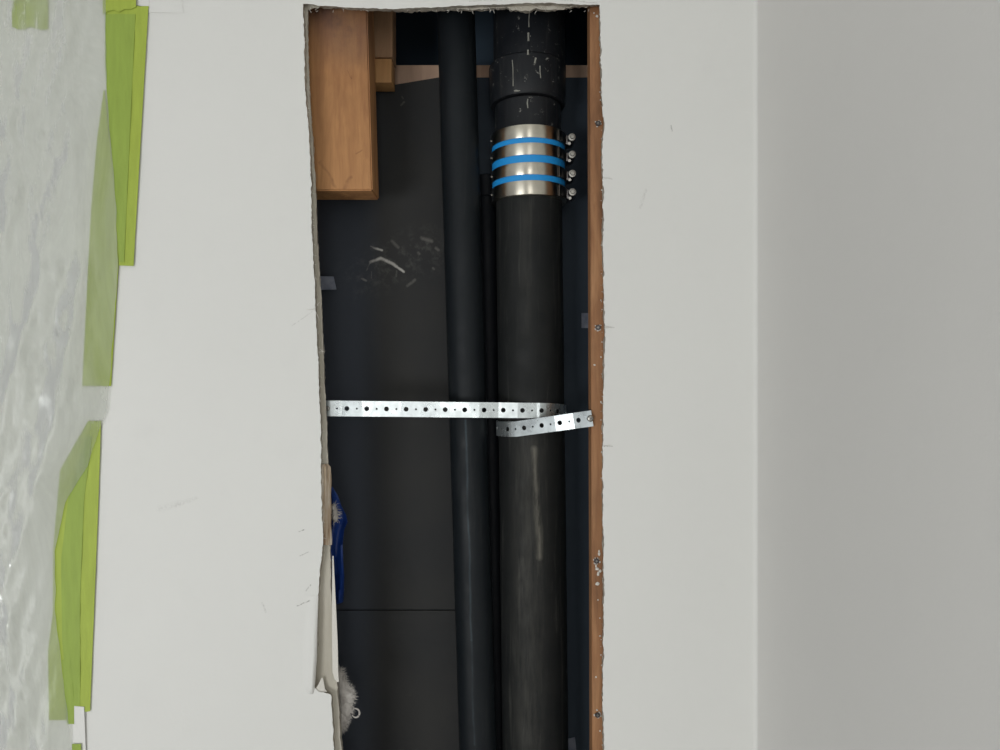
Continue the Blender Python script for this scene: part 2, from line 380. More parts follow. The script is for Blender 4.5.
def board(name, y0, y1, LL0, TT0, RR0, LL1, TT1, RR1, jit, seed, mats, parent=None, ext=(LX, RX, 0, 2.4)):
    bm = bmesh.new(); loops = []
    for Y, L, T, R, s in ((y0, LL0, TT0, RR0, seed), (y1, LL1, TT1, RR1, seed+5)):
        inn = [bm.verts.new(p) for p in loop_pts(L, T, R, Y, jit[0], jit[1], jit[2], s)]
        out = [bm.verts.new((x, Y, z)) for x, z in ((ext[0], ext[2]), (ext[0], ext[3]), (ext[1], ext[3]), (ext[1], ext[2]))]
        holed(bm, out, inn, 0); loops.append((inn, out))
    (i0, o0), (i1, o1) = loops
    bridge(bm, i0, i1, 1)
    bm.faces.new((i0[-1], i0[0], i1[0], i1[-1])).material_index = 1
    for q in range(4): bm.faces.new((o0[q], o0[(q+1) % 4], o1[(q+1) % 4], o1[q]))
    o = finish(name, bm, mats, parent, sharp=25)
    return o
shift = lambda pts, dx, dy=0: [(x+dx, y+dy) for x, y in pts]
Lmid = [(interp(Lf, y)*.55+x*.45 if y < 540 else interp(Lf, y)+1.5, y) for x, y in Lb]
Tmid = [(x, y+2.5) for x, y in Tf]
Rmid = shift(Rf, -1.1)
wall = board('wall_back', 0, T1, Lf, Tf, Rf, Lf and [(x+1.6, y) for x, y in Lf], Tmid, Rmid, (.9, .8, 1.1), 3, [M_WALL, M_GYP])
tag(wall, 'white painted plasterboard wall with a tall jagged opening cut in it', kind='structure')
inner = board('inner_board', T1+.0002, T2, [(x-.6 if y < 545 else x-1.5, y) for x, y in Lb], [(x, y-2) for x, y in Tb], shift(Rf, -.6), Lb, Tb, shift(Rf, -.4), (.7, 1.6, .6), 21, [M_PAPER, M_GYP], wall,
              ext=(P(240, 0).x, P(700, 0).x, .35, 2.15))
tag(inner, 'grey inner board layer showing behind torn paper')

bm = bmesh.new(); box(bm, (XC, -2.6, 0), (XC+.1, T2, 2.4), .0); side = finish('wall_right', bm, M_SIDE); tag(side, 'plain white side wall meeting the cut wall at the corner', kind='structure')
# filled joint in the inner corner, a soft plaster radius
bm = bmesh.new(); r_ = .006; prof = [Vector((XC-r_, 0))]+[Vector((XC-r_+r_*math.sin(a), -r_+r_*math.cos(a))) for a in [PI/2*i/6 for i in range(1, 6)]]+[Vector((XC, -r_)), Vector((XC+.001, .001))]
A = [bm.verts.new((p.x, p.y, 0.0)) for p in prof]; B = [bm.verts.new((p.x, p.y, 2.4)) for p in prof]
for q in range(len(prof)): bm.faces.new((A[q], A[(q+1) % len(prof)], B[(q+1) % len(prof)], B[q]))
tr = finish('trim_1', bm, M_WALL, sharp=60); tag(tr, 'soft plastered inside corner of the room', kind='structure')
bm = bmesh.new(); box(bm, (LX, -5, -.1), (XC+.1, .5, 0)); tag(finish('floor', bm, M_FLOOR), 'grey floor', kind='structure')
bm = bmesh.new(); box(bm, (LX, -4.6, 2.4), (XC+.1, .5, 2.5)); tag(finish('ceiling', bm, M_CEIL), 'white ceiling', kind='structure')

# cavity shell behind the boards
bm = bmesh.new()
x0, x1 = P(292, 0, .03).x, P(591, 0, T2).x
YB = .30
box(bm, (x0-.06, YB, 0), (x1+.075, YB+.02, 2.4))
tag(finish('wall_cavity', bm, M_VOID), 'dark back of the wall cavity', kind='structure')

# right stud, its side lined with black sheet
stud = empty('wall_stud', (x1+.019, .07, 0)); tag(stud, 'brown timber stud with screws along the right edge of the opening', 'stud')
bm = bmesh.new()
xa, xb = P(590, 0, T2+.0005), P(592.3, 750, T2+.0005)
def slab(bm, y0, y1, xt, xbm, wd, bev=.001):
    zt, zb = 2.4, 0.0
    zz = [P(0, 10, 0).z, P(0, 750, 0).z]
    sl = (xt-xbm)/(zz[0]-zz[1]); xz = lambda z: xt+(z-zz[0])*sl
    v = [bm.verts.new(p) for p in ((xz(zb), y0, zb), (xz(zb)+wd, y0, zb), (xz(zb)+wd, y1, zb), (xz(zb), y1, zb),
                                   (xz(zt), y0, zt), (xz(zt)+wd, y0, zt), (xz(zt)+wd, y1, zt), (xz(zt), y1, zt))]
    fs = [bm.faces.new([v[q] for q in f]) for f in ((0, 1, 2, 3), (4, 5, 6, 7), (0, 1, 5, 4), (1, 2, 6, 5), (2, 3, 7, 6), (3, 0, 4, 7))]
    if bev: bmesh.ops.bevel(bm, geom=list({e for f in fs for e in f.edges}), offset=bev, segments=2, affect='EDGES')
    return xz
xz = slab(bm, T2+.0006, T2+.036, xa.x, xb.x, .045, .0012)
finish('timber', bm, M_STUD, stud)
# plaster crumbs stuck on the stud face
bm = bmesh.new()
spots = [(594.5, 365, 1.7), (601, 402, 1.5), (597.5, 569, 3.6), (600, 571, 2.6), (598, 574, 2.6), (596, 566, 1.8), (597.5, 584, 2.9), (599, 554, 2.2), (602, 452, 1.8), (598, 600, 1.0), (600, 636, 1.4), (596, 677, 1.2), (597, 710, 1.6), (601, 716, 1.3),
         (600, 731, 1.2), (600, 92, 1.3), (600.5, 100, 1.3), (603, 168, 1.4), (602, 342, 1.3), (601, 357, 1.1), (601, 420, 1.2), (594, 560, 1.0), (599, 551, 1.2), (600, 562, 1.3), (602, 190, 1.4), (601.5, 245, 1.3),
         (597, 16, 2.0), (600, 14, 2.2), (594, 13, 1.2), (601, 300, 1.0), (602.5, 520, 1.0), (601, 655, 1.0), (600, 618, 1.1)]
for _ in range(50): spots.append((602.5+random.uniform(-1.6, .4), random.uniform(20, 750), random.uniform(.35, .8)))
for x, y, r in spots:
    q = bmesh.ops.create_icosphere(bm, subdivisions=1, radius=1)
    c = P(x, y, T2); rr = r*.00125; sx, sz = random.uniform(.6, 1.1), random.uniform(.7, 1.3)
    for v in q['verts']:
        j = random.uniform(.75, 1.2); v.co = c+Vector((v.co.x*rr*sx*j, v.co.y*rr*.5, v.co.z*rr*sz*j))
cr = finish('plaster_crumbs', bm, M_PLAST, stud); tag(cr, 'white plaster crumbs stuck on timber', kind='stuff'); rehome(stud)

# screws in the stud
def drywall_screw(px, py, label):
    r = empty('drywall_screw', P(px, py, T2-.001)); tag(r, label, 'screw', 'drywall screws in the stud')
    c = Vector((0, 0, 0)); rad = .0042
    bm = bmesh.new(); lathe(bm, (0, -.0012, 0), (0, .004, 0), [(0, rad*.92), (.12, rad), (.3, rad*.95), (1, rad*.35)], 20); finish('head', bm, M_DSCREW, r)
    bm = bmesh.new()
    box(bm, (-.0016, -.0017, -.0005), (.0016, -.0008, .0005)); box(bm, (-.0005, -.0017, -.0016), (.0005, -.0008, .0016)); finish('cross_recess', bm, M_SCREW, r)
    bm = bmesh.new()
    for q in range(9):
        a = random.uniform(0, 2*PI); z = bmesh.ops.create_icosphere(bm, subdivisions=1, radius=random.uniform(.0006, .0013))
        for v in z['verts']: v.co += Vector((math.cos(a)*rad*1.15, .0006, math.sin(a)*rad*1.15))
    tag(finish('plaster_crumbs', bm, M_PLAST, r), kind='stuff')
for a in [(598, 123.5, 'top drywall screw in the brown stud, level with the steel coupling'), (598, 327.5, 'drywall screw in the brown stud beside the right grey tape patch'),
          (596.5, 561, 'drywall screw in the brown stud with plaster crumbs around it, below the metal strap'), (597.5, 715, 'lowest drywall screw in the brown stud near the bottom of the photo')]: drywall_screw(*a)

# right cheek of the cavity, set back behind the stud
bm = bmesh.new(); box(bm, (x1+.062, T2+.0006, 0), (x1+.075, YB, 2.4))
tag(finish('wall_cavity_right', bm, M_VOID), 'dark right cheek of the wall cavity', kind='structure')
# left stud (hidden edge) and its lining
bm = bmesh.new(); box(bm, (x0-.045, T2+.0006, 0), (x0, YB, 2.4), .001); tag(finish('wall_stud', bm, M_STUD), 'timber stud hidden behind the left edge of the opening', 'stud')
bm = bmesh.new(); box(bm, (x0+.0004, T2+.004, 0), (x0+.0016, .16, 2.1)); tag(finish('side_lining', bm, M_NAVY), 'navy black sheet lining the left side of the cavity', 'sheet')

bm = bmesh.new(); box(bm, (x0+.002, T2+.037, .40), (x1+.06, .299, .45), .001)
tag(finish('cross_timber', bm, M_DULL), 'horizontal timber closing the foot of the cavity below the pipes', 'timber')
# noggin, pale
bm = bmesh.new(); zt = P(0, 65, .202).z; box(bm, (x0+.002, .202, zt-.045), (x1+.06, .247, zt), .001)
tag(finish('cross_timber', bm, M_PALE), 'pale horizontal timber crossing the cavity behind the pipes', 'timber')
# wooden wall plate behind top left block
bl = empty('packing_timber', P(383, 40, .12)); tag(bl, 'dull brown timber behind the large block, with a yellowish end piece below', 'timber')
bm = bmesh.new(); a, b = P(340, 57, .115), P(392.5, 57, .115); box(bm, (a.x, .115, a.z), (b.x, .158, 2.3), .0015); finish('upper_piece', bm, M_DULL, bl)
bm = bmesh.new(); a, b = P(340, 82.5, .118), P(391.5, 58.5, .118); box(bm, (a.x, .118, a.z), (b.x, .158, b.z), .0015); o = finish('end_piece', bm, M_END, bl); tag(o, 'yellowish end grain piece'); rehome(bl)
# large block
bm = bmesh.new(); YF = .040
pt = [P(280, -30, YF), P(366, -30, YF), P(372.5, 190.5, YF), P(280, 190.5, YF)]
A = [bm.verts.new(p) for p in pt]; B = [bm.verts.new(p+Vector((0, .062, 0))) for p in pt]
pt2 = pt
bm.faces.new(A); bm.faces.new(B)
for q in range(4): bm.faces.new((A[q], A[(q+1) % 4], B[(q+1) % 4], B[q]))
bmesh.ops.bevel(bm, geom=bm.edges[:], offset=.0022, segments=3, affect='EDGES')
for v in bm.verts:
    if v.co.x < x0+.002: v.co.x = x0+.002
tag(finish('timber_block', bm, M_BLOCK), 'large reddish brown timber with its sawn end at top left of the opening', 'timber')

# ---- black sheets at the back of the cavity
def sheet(name, pts, Y, th, mat, label, fold=None):
    bm = bmesh.new()
    front = [P(x, y, Y) for x, y in pts]
    plate(bm, front, th)
    o = finish(name, bm, mat); tag(o, label, 'sheet'); return o
def grid_sheet(name, xl, xr, yt, yb, Yf, th, mat, label, nx=24, ny=60):
    """xl, xr(py) -> px; yt(px) top py; Yf(px,py) depth"""
    bm = bmesh.new(); G = {}
    for s in (0, 1):
        for i in range(nx+1):
            for j in range(ny+1):
                u, v = i/nx, j/ny
                x = xl+(xr(300)-xl)*u; y = yt(x)+(yb-yt(x))*v; x = xl+(xr(y)-xl)*u
                Y = Yf(x, y); p = P(x, y, Y); p.y += s*th; G[s, i, j] = bm.verts.new(p)
    for i in range(nx):
        for j in range(ny):
            bm.faces.new((G[0, i, j], G[0, i+1, j], G[0, i+1, j+1], G[0, i, j+1])); bm.faces.new((G[1, i, j], G[1, i+1, j], G[1, i+1, j+1], G[1, i, j+1]))
    for i in range(nx):
        for j in (0, ny): bm.faces.new((G[0, i, j], G[0, i+1, j], G[1, i+1, j], G[1, i, j]))
    for j in range(ny):
        for i in (0, nx): bm.faces.new((G[0, i, j], G[0, i, j+1], G[1, i, j+1], G[1, i, j]))
    o = finish(name, bm, mat, sharp=50); tag(o, label, 'sheet'); return o
xr = lambda y: 444+(y-150)*.0265
def Yl(x, y):
    Y = .1655+.0012*math.sin(x*.05+y*.004)
    if x < 376: Y += (376-x)*.00022
    return Y
grid_sheet('black_sheet', 296, xr, lambda x: 88.5-(x-375)*.16 if x > 375 else 88.5, 609.5, Yl, .004, M_SHEET, 'upper black sheet with white chalk scuffs at the left back of the cavity')
grid_sheet('black_sheet', 296, lambda y: xr(y)+.8, lambda x: 610.6, 890, lambda x, y: Yl(x, y)+.0012, .004, M_SHEET, 'lower black sheet below the horizontal seam at left back', ny=30)
sheet('black_sheet', [(448, 77.5), (611, 77.5), (611, 905), (448, 905)], .197, .004, M_NAVY, 'navy black sheet behind the large pipe')

# ---------------------------------------------------------------- pipes
AY = .130
def axis(py, Y=AY): return P(528.9+(py-200)*.0118, py, Y)
# large pipe, lower length
def extend(p, q, z): return p+(q-p)*((z-p.z)/(q.z-p.z))
pa, pb = axis(150), axis(700)
bot = extend(pa, pb, .4502)
R = .0555
big = empty('iron_soil_pipe', bot); tag(big, 'large black iron pipe running down below the steel coupling', 'pipe')
bm = bmesh.new(); lathe(bm, bot, axis(162), [(i/60, R) for i in range(61)], 72, wob=.0006); finish('pipe_wall', bm, M_PIPE, big)
# dried plaster runs
def on_pipe(px, py, rad, ax=axis, lift=.0002):
    c0 = ax(py); sx = (px-500)/F
    best = None
    for q in range(0, 181):
        th = (q-90)*PI/180; X = c0.x+rad*math.sin(th); Y = c0.y-rad*math.cos(th)
        e = abs(X/(Y+D)-sx)
        if best is None or e < best[0]: best = (e, th)
    th = best[1]; rr = rad+lift; Y = c0.y-rr*math.cos(th)
    return Vector((c0.x+rr*math.sin(th), Y, CH+(375-py)*(Y+D)/F))
rehome(big)
def py_center(py, rad):       # axis height whose front rim shows at py
    z = CH+(375-py)*(D+AY-rad)/F
    return 375-(z-CH)*F/(D+AY)
# upper stub
stub = empty('iron_pipe_stub', axis(160)); tag(stub, 'short black iron pipe length between steel coupling and fitting above', 'pipe')
bm = bmesh.new(); lathe(bm, axis(158), axis(py_center(92, .0635)+1.5), [(i/8, R) for i in range(9)], 72, wob=.0005); finish('pipe_wall', bm, M_FIT, stub); rehome(stub)
# fitting
fit = empty('iron_fitting', axis(90)); tag(fit, 'black iron pipe fitting with a collar, cut off by the top of the opening', 'pipe fitting')
bm = bmesh.new(); RH = .0635
a = axis(py_center(92, RH)); b = axis(py_center(51, RH))
lathe(bm, a, b, [(0, RH-.006), (0.0, RH-.002), (.05, RH), (.5, RH+.0005), (.90, RH+.0012), (.96, RH+.0012), (1, RH-.001), (1.02, R)], 72, wob=.0006); finish('collar', bm, M_FIT, fit)
bm = bmesh.new()
c = b; pts = []; n = 26
for i in range(n+1):
    t = i/n; pts.append(c+Vector((.003+.004*t*t, -.004*t*t, .46*t)))
rads = [R+.0045 for _ in pts]
tube(bm, pts, rads, 72); finish('body', bm, M_FIT, fit)
# casting seam
bm = bmesh.new()
tube(bm, [on_pipe(529.2, y, R+.0045, lambda q: axis(q)+Vector((.003, .001, 0)), .0002) for y in range(-20, 54, 6)], .0011, 6)
o = finish('casting_seam', bm, M_FIT, fit)
bm = bmesh.new()
for (x, ys, rr) in [(529, (9, 14, 20, 27), .0007), (528.6, (33, 37, 41), .0016), (528, (50, 53, 55), .0016), (535, (58, 61, 63), .0012), (513, (60, 68, 78, 86), .0006), (540, (66, 72, 78), .0007), (527.5, (99, 103, 108), .0008)]:
    rad = R+.0045 if ys[0] < 50 else (RH+.0008 if ys[0] < 92 else R)
    tube(bm, [on_pipe(x+random.uniform(-.6, .6), y, rad, axis, .0003) for y in ys], [rr*random.uniform(.8, 1.6) for _ in ys], 6)
tube(bm, [on_pipe(514+i, 91+random.uniform(-.6, .6), RH, axis, .0003) for i in range(0, 8, 2)], [.0008, .0016, .0011, .0006], 6)
o = finish('plaster_specks', bm, M_CHALK, fit); tag(o, 'white plaster specks and drips', kind='stuff'); rehome(fit)

# small pipe
BY = .118
def ax2(py): return P(455.8+(py-10)*.0304, py, BY)
bot2, top2 = extend(ax2(10), ax2(740), .4502), extend(ax2(740), ax2(10), 2.39)
bm = bmesh.new(); lathe(bm, bot2, top2, [(i/60, .0315) for i in range(61)], 56, wob=.0004)
o = finish('small_pipe', bm, M_SMALL); tag(o, 'smaller dark vertical pipe to the left of the large pipe', 'pipe')
# thin pipe behind, with a joint sleeve
def ax3(py): return P(484+(py-80)*.021, py, .175)
b3, t3 = extend(ax3(80), ax3(740), .4502), ax3(178)
th_ = empty('thin_pipe', b3); tag(th_, 'thin black pipe in shadow between the two larger pipes, ending in a sleeve', 'pipe')
bm = bmesh.new(); lathe(bm, b3, t3, [(i/20, .0155) for i in range(21)], 32); finish('pipe_wall', bm, M_THIN, th_)
bm = bmesh.new(); lathe(bm, ax3(198), ax3(176), [(0, .0157), (.05, .0178), (.95, .0178), (1, .0157)], 32); finish('joint_sleeve', bm, M_THIN, th_); rehome(th_)

# ---------------------------------------------------------------- coupling
cp = empty('pipe_coupling', axis(200)); tag(cp, 'shiny steel banded coupling with blue stripes and four screws joining the pipes', 'coupling')
RS = .0612
pz = lambda py, rad=RS+.002: axis(py_center(py, rad))
bm = bmesh.new(); lathe(bm, pz(190), pz(127), [(0, R+.0008), (0, RS), (1, RS), (1, R+.0008), (0, R+.0008)], 96, cap=False); o = finish('rubber_sleeve', bm, M_BLUE, cp); tag(o, 'bright blue sleeve showing between steel bands')
bands = [(124, 137), (142.3, 154.2), (161.8, 174), (180, 193.8)]
for (t, b) in bands:
    A, B = pz(b), pz(t); rb = RS+.0016
    bm = bmesh.new(); lathe(bm, A, B, [(0, (R if b > 190 else RS)+.0006), (0, rb-.0004), (.06, rb), (.94, rb), (1, rb-.0004), (1, RS+.0001), (0, (R if b > 190 else RS)+.0006)], 96, cap=False)
    band = finish('clamp_band', bm, M_STEEL, cp); tag(band, 'polished steel band')
    m = (A+B)/2; X = m.x; Z = m.z; Y = AY
    # worm screw housing on the right flank
    th = math.radians(62)
    hx = lambda a, r: (X+r*math.sin(math.radians(a)), Y-r*math.cos(math.radians(a)))
    bm = bmesh.new()
    # band tail plates that overlap toward the screw
    pr = []
    for a in range(48, 93, 4):
        x, y = hx(a, rb+.0008); pr.append((x, y))
    V0 = [[bm.verts.new((x, y, Z+s*.0085)) for x, y in pr] for s in (-1, 1)]
    V1 = [[bm.verts.new((X+(x-X)*1.02, Y+(y-Y)*1.02, Z+s*.0085)) for x, y in pr] for s in (-1, 1)]
    for q in range(len(pr)-1):
        for W in (V0, V1): bm.faces.new((W[0][q], W[0][q+1], W[1][q+1], W[1][q]))
        for s in (0, 1): bm.faces.new((V0[s][q], V0[s][q+1], V1[s][q+1], V1[s][q]))
    for q in (0, -1): bm.faces.new((V0[0][q], V0[1][q], V1[1][q], V1[0][q]))
    h = finish('band_tail', bm, M_DSTEEL, band)
    bm = bmesh.new()
    cx = X+rb+.0075; 
    tube(bm, [(cx, Y-.022+i*.004, Z) for i in range(9)], [.0052, .0062, .0062, .0055, .0062, .0062, .0055, .0062, .005], 16)
    box(bm, (X+rb-.003, Y-.018, Z-.0072), (cx+.001, Y+.008, Z+.0072), .0012)
    finish('screw_housing', bm, M_DSTEEL, band)
    bm = bmesh.new()
    # slotted hex head facing the room
    lathe(bm, (cx, Y-.034, Z), (cx, Y-.022, Z), [(0, .0030), (.04, .0034), (.16, .0036), (.18, .0058), (.24, .0064), (.42, .0064), (.5, .0045), (1, .003)], 20)
    bmesh.ops.recalc_face_normals(bm, faces=bm.faces[:])
    finish('hex_screw', bm, M_SCREW, band)
    bm = bmesh.new()
    tube(bm, [(cx-.004, Y-.020, Z-.0082), (cx-.004, Y-.028, Z-.0092)], .0024, 8); finish('nut', bm, M_SCREW, band)
    bm = bmesh.new()
    x, y = hx(-80, rb+.0005); z = bmesh.ops.create_icosphere(bm, subdivisions=2, radius=.0017)
    for v in z['verts']: v.co += Vector((x, y, Z))
    finish('rivet', bm, M_SCREW, band)
rehome(cp)

# ---------------------------------------------------------------- perforated strap
c0 = axis(412); RR = R+.0016
A = P(322, 408.3, .047); Bp = P(592.6, 418.2, T2-.004)
def circ(th, r=RR): return Vector((c0.x+r*math.sin(th), c0.y-r*math.cos(th)))
def best(f): return min(((f(math.radians(q/4))), math.radians(q/4)) for q in range(-120*4, 120*4))[1]
def cross(a, b): return a.x*b.y-a.y*b.x
def err(pt, sgn):
    def g(th):
        d = Vector((math.cos(th), math.sin(th))); v = sgn*(circ(th)-pt.xy)
        return abs(cross(d, v.normalized()))+(0 if d.dot(v) > 0 else 9)
    return g
th0 = best(err(A, 1)); th1 = best(err(Bp, -1))+2*PI
path = []
for i in range(40): 
    t = i/40; p = A.xy.lerp(circ(th0), t); path.append((p, 'a', t))
for i in range(90):
    t = i/90; th = th0+(th1-th0)*t; path.append((circ(th, RR+.0012*t), 'b', t))
pe = circ(th1, RR+.0012)
for i in range(25):
    t = i/24; path.append((pe.lerp(Bp.xy, t), 'c', t))
def zof(px_y, Y): return CH+(375-px_y)*(D+Y)/F
zA = zof(408.3, A.y); zB = zof(410.5, circ(th0).y); zC = zof(429.0, pe.y); zM = zof(430.2, pe.y); zD = zof(418.2, Bp.y)
pts = []
for p, s, t in path:
    z = zA+(zB-zA)*t if s == 'a' else ((zB+(zM-zB)*(lambda q: q*q*(3-2*q))(min(1, t/.82))+(zC-zM)*(max(0, t-.82)/.18)**2) if s == 'b' else zC+(zD-zC)*t)
    pts.append(Vector((p.x, p.y, z)))
cum = [0]
for a, b in zip(pts, pts[1:]): cum.append(cum[-1]+(b-a).length)
Ltot = cum[-1]
rk = random.Random(4); kink = [rk.uniform(-.0017, .0017) for _ in range(200)]
def at_s(s):
    s = min(max(s, 0), Ltot-1e-6)
    lo = 0
    while cum[lo+1] < s: lo += 1
    t = (s-cum[lo])/(cum[lo+1]-cum[lo]); p = pts[lo].lerp(pts[lo+1], t)
    d = (pts[lo+1]-pts[lo]).normalized(); nrm = Vector((d.y, -d.x, 0)).normalized()
    up = nrm.cross(d).normalized(); up = up if up.z > 0 else -up
    return p, nrm, up, lo
strap = empty('perforated_strap', A); tag(strap, 'galvanised perforated metal strap wrapped around the pipes and fixed to the stud', 'strap')
bm = bmesh.new(); W = .0245; CELL = .0152; ncell = int(Ltot/CELL); cell = Ltot/ncell; vs = {}
def sv(s, wv_):
    key = (round(s, 6), round(wv_, 6))
    if key not in vs:
        p, nr, up, lo = at_s(s)
        q = s/cell/2; i = int(q); f = q-i
        kk = kink[i]*(1-f)+kink[i+1]*f
        if 40 < lo < 125: kk *= .15
        vs[key] = bm.verts.new(p+up*wv_+nr*(kk+.0008))
    return vs[key]
for c in range(ncell):
    s0 = c*cell; sm = s0+cell/2; r = .0038 if c % 2 == 0 else .0016
    inn, out = [], []
    for q in range(16):
        a = 2*PI*q/16+PI/16; ca, sa = math.cos(a), math.sin(a)
        inn.append(sv(sm+r*ca, r*sa))
    corners = [(cell/2, W/2*k) for k in (.33, 1)]
    ring = [(1, .25), (1, 1), (.45, 1), (.15, 1), (-.15, 1), (-.45, 1), (-1, 1), (-1, .25), (-1, -.25), (-1, -1), (-.45, -1), (-.15, -1), (.15, -1), (.45, -1), (1, -1), (1, -.25)]
    for (u, v) in ring: out.append(sv(sm+u*cell/2, v*W/2))
    for q in range(16):
        f = (inn[q], inn[(q+1) % 16], out[(q+1) % 16], out[q])
        try: bm.faces.new(f)
        except ValueError: pass
o = finish('band', bm, M_GALV, strap, sharp=4)
for f in o.data.polygons: f.use_smooth = False
md = o.modifiers.new('thickness', 'SOLIDIFY'); md.thickness = .0010; md.offset = 0
rehome(strap)
for (x, y, Y, lab, sc) in [(590.5, 418.5, T2-.006, 'screw fixing the right end of the metal strap to the stud', 1.0), (327.5, 408.5, .044, 'screw at the left end of the metal strap', .7)]:
    r = empty('strap_screw', P(x, y, Y)); tag(r, lab, 'screw')
    bm = bmesh.new(); lathe(bm, (0, -.0022*sc, 0), (0, .006, 0), [(0, .002*sc), (.1, .0042*sc), (.32, .0052*sc), (.36, .0025*sc), (1, .002*sc)], 18); finish('head', bm, M_SCREW, r)
    bm = bmesh.new(); box(bm, (-.0018*sc, -.0028*sc, -.0004), (.0018*sc, -.0018*sc, .0004)); box(bm, (-.0004, -.0028*sc, -.0018*sc), (.0004, -.0018*sc, .0018*sc)); finish('cross_recess', bm, M_DSTEEL, r)

# ---------------------------------------------------------------- small stuff in the opening
def patch(name, pts, mat, label, cat, th=.0006):
    bm = bmesh.new(); pts = [Vector(p) for p in pts]
    nn = (pts[1]-pts[0]).cross(pts[2]-pts[0]).normalized()
    if nn.y < -.5: nn = -nn
    if abs(nn.x) > .9: nn = Vector((abs(nn.x), 0, 0))
    A = [bm.verts.new(p) for p in pts]; B = [bm.verts.new(p+nn*th) for p in pts]; n = len(A)
    bm.faces.new(A); bm.faces.new(B[::-1])
    for q in range(n): bm.faces.new((A[q], B[q], B[(q+1) % n], A[(q+1) % n]))
    o = finish(name, bm, mat); tag(o, label, cat, 'grey tape patches in the cavity' if name == 'grey_tape_patch' else None); return o
patch('grey_tape_patch', [P(312, 276, .160), P(333.5, 276.5, .160), P(336.5, 289.5, .160), P(312, 290, .160)], M_GTAPE, 'grey tape patch on the left black sheet below the timber block', 'tape')
patch('grey_tape_patch', [P(581.5, 313, .1955), P(598, 313, .1955), P(598, 328, .1955), P(581.5, 328, .1955)], M_GTAPE, 'small grey tape patch on the dark sheet at right, just beside the stud', 'tape')
patch('grey_tape_patch', [P(567, 739, .1955), P(575, 737, .1955), P(577.5, 762, .1955), P(566, 762, .1955)], M_GTAPE, 'pale grey scrap of tape at the very bottom, right of the large pipe', 'tape')

# blue film hanging behind the left edge
bm = bmesh.new(); rows = [(487, 325, 332.5), (496, 325, 338), (505, 325, 341), (515, 325, 346), (522, 325, 347.5), (530, 326, 344), (545, 326, 342.5), (560, 327, 343), (575, 328, 344), (590, 329, 344), (602, 330, 343), (604, 331, 339)]
G = []
for (y, xl_, xr_) in rows:
    row = []
    for i in range(10):
        u = i/9; Y = .047+.006*math.sin(u*9+y*.05)+.004*math.sin(y*.11)+.010*u
        row.append(bm.verts.new(P(xl_+(xr_-xl_)*u, y, Y)))
    G.append(row)
fs = [bm.faces.new((G[j][i], G[j][i+1], G[j+1][i+1], G[j+1][i])) for j in range(len(G)-1) for i in range(9)]
thicken(bm, fs, .0008)
tag(finish('blue_film', bm, M_BFILM, sharp=60), 'strip of deep blue film poking out behind the left board edge', 'film')
# tufts
def tuft(name, blobs, hairs, label, seed):
    rnd = random.Random(seed); c = P(*blobs[0][:3]); root = empty(name, c); tag(root, label, 'insulation')
    bm = bmesh.new()
    for (x, y, Y, rx, rz) in blobs:
        q = bmesh.ops.create_icosphere(bm, subdivisions=3, radius=1); cc = P(x, y, Y)
        for v in q['verts']:
            nz = 1+.35*noise.noise(v.co*2.3+cc*90); v.co = cc+Vector((v.co.x*rx*nz, v.co.y*.006*nz, v.co.z*rz*nz))
    finish('clump', bm, M_WOOL, root, sharp=180)
    bm = bmesh.new()
    for _ in range(hairs):
        x, y, Y, rx, rz = rnd.choice(blobs); cc = P(x, y, Y); a = rnd.uniform(-PI*.75, PI*.6); 
        p = cc+Vector((math.cos(a)*rx*.9, rnd.uniform(-.005, .004), math.sin(a)*rz*.9)); d = Vector((math.cos(a), rnd.uniform(-.5, .5), math.sin(a)*.6+rnd.uniform(-.5, .3))).normalized()
        L = rnd.uniform(.003, .0095); q = p+d*L*.5+Vector((0, 0, rnd.uniform(-.001, .001))); e = p+d*L+Vector((rnd.uniform(-1, 1), 0, rnd.uniform(-1, .6)))*.0015
        s = .0003; sd = Vector((-d.z, 0, d.x))*s
        v = [bm.verts.new(p+sd), bm.verts.new(p-sd), bm.verts.new(q-sd), bm.verts.new(q+sd), bm.verts.new(e)]
        bm.faces.new(v[:4]); bm.faces.new((v[3], v[2], v[4]))
    tag(finish('loose_fibres', bm, M_WOOL, root, sharp=180), kind='stuff'); rehome(root); return root
tuft('wool_tuft', [(340, 676, .036, .004, .012), (342, 688, .036, .008, .016), (346, 697, .037, .012, .018), (345, 708, .036, .010, .014), (343, 718, .036, .007, .010), (341, 725, .036, .005, .007)], 1100, 'fluffy white insulation tuft sticking out at the lower left edge', 2)
tuft('wool_tuft', [(333.5, 507, .036, .003, .005), (335, 517, .036, .0048, .008), (334.5, 512, .036, .004, .006)], 60, 'small white wool scrap against the blue film', 5)
bm = bmesh.new(); cc = P(355.5, 713, .03)
tube(bm, [cc+Vector((math.cos(a)*.0062, -.003*a/6, math.sin(a)*.0072)) for a in [-.9-2*PI*.78*i/22+PI*1.0 for i in range(23)]], [.0006+.0009*math.sin(PI*i/22) for i in range(23)], 8)
tag(finish('plastic_curl', bm, M_WOOL), 'tiny white curled shaving beside the insulation tuft', 'shaving')

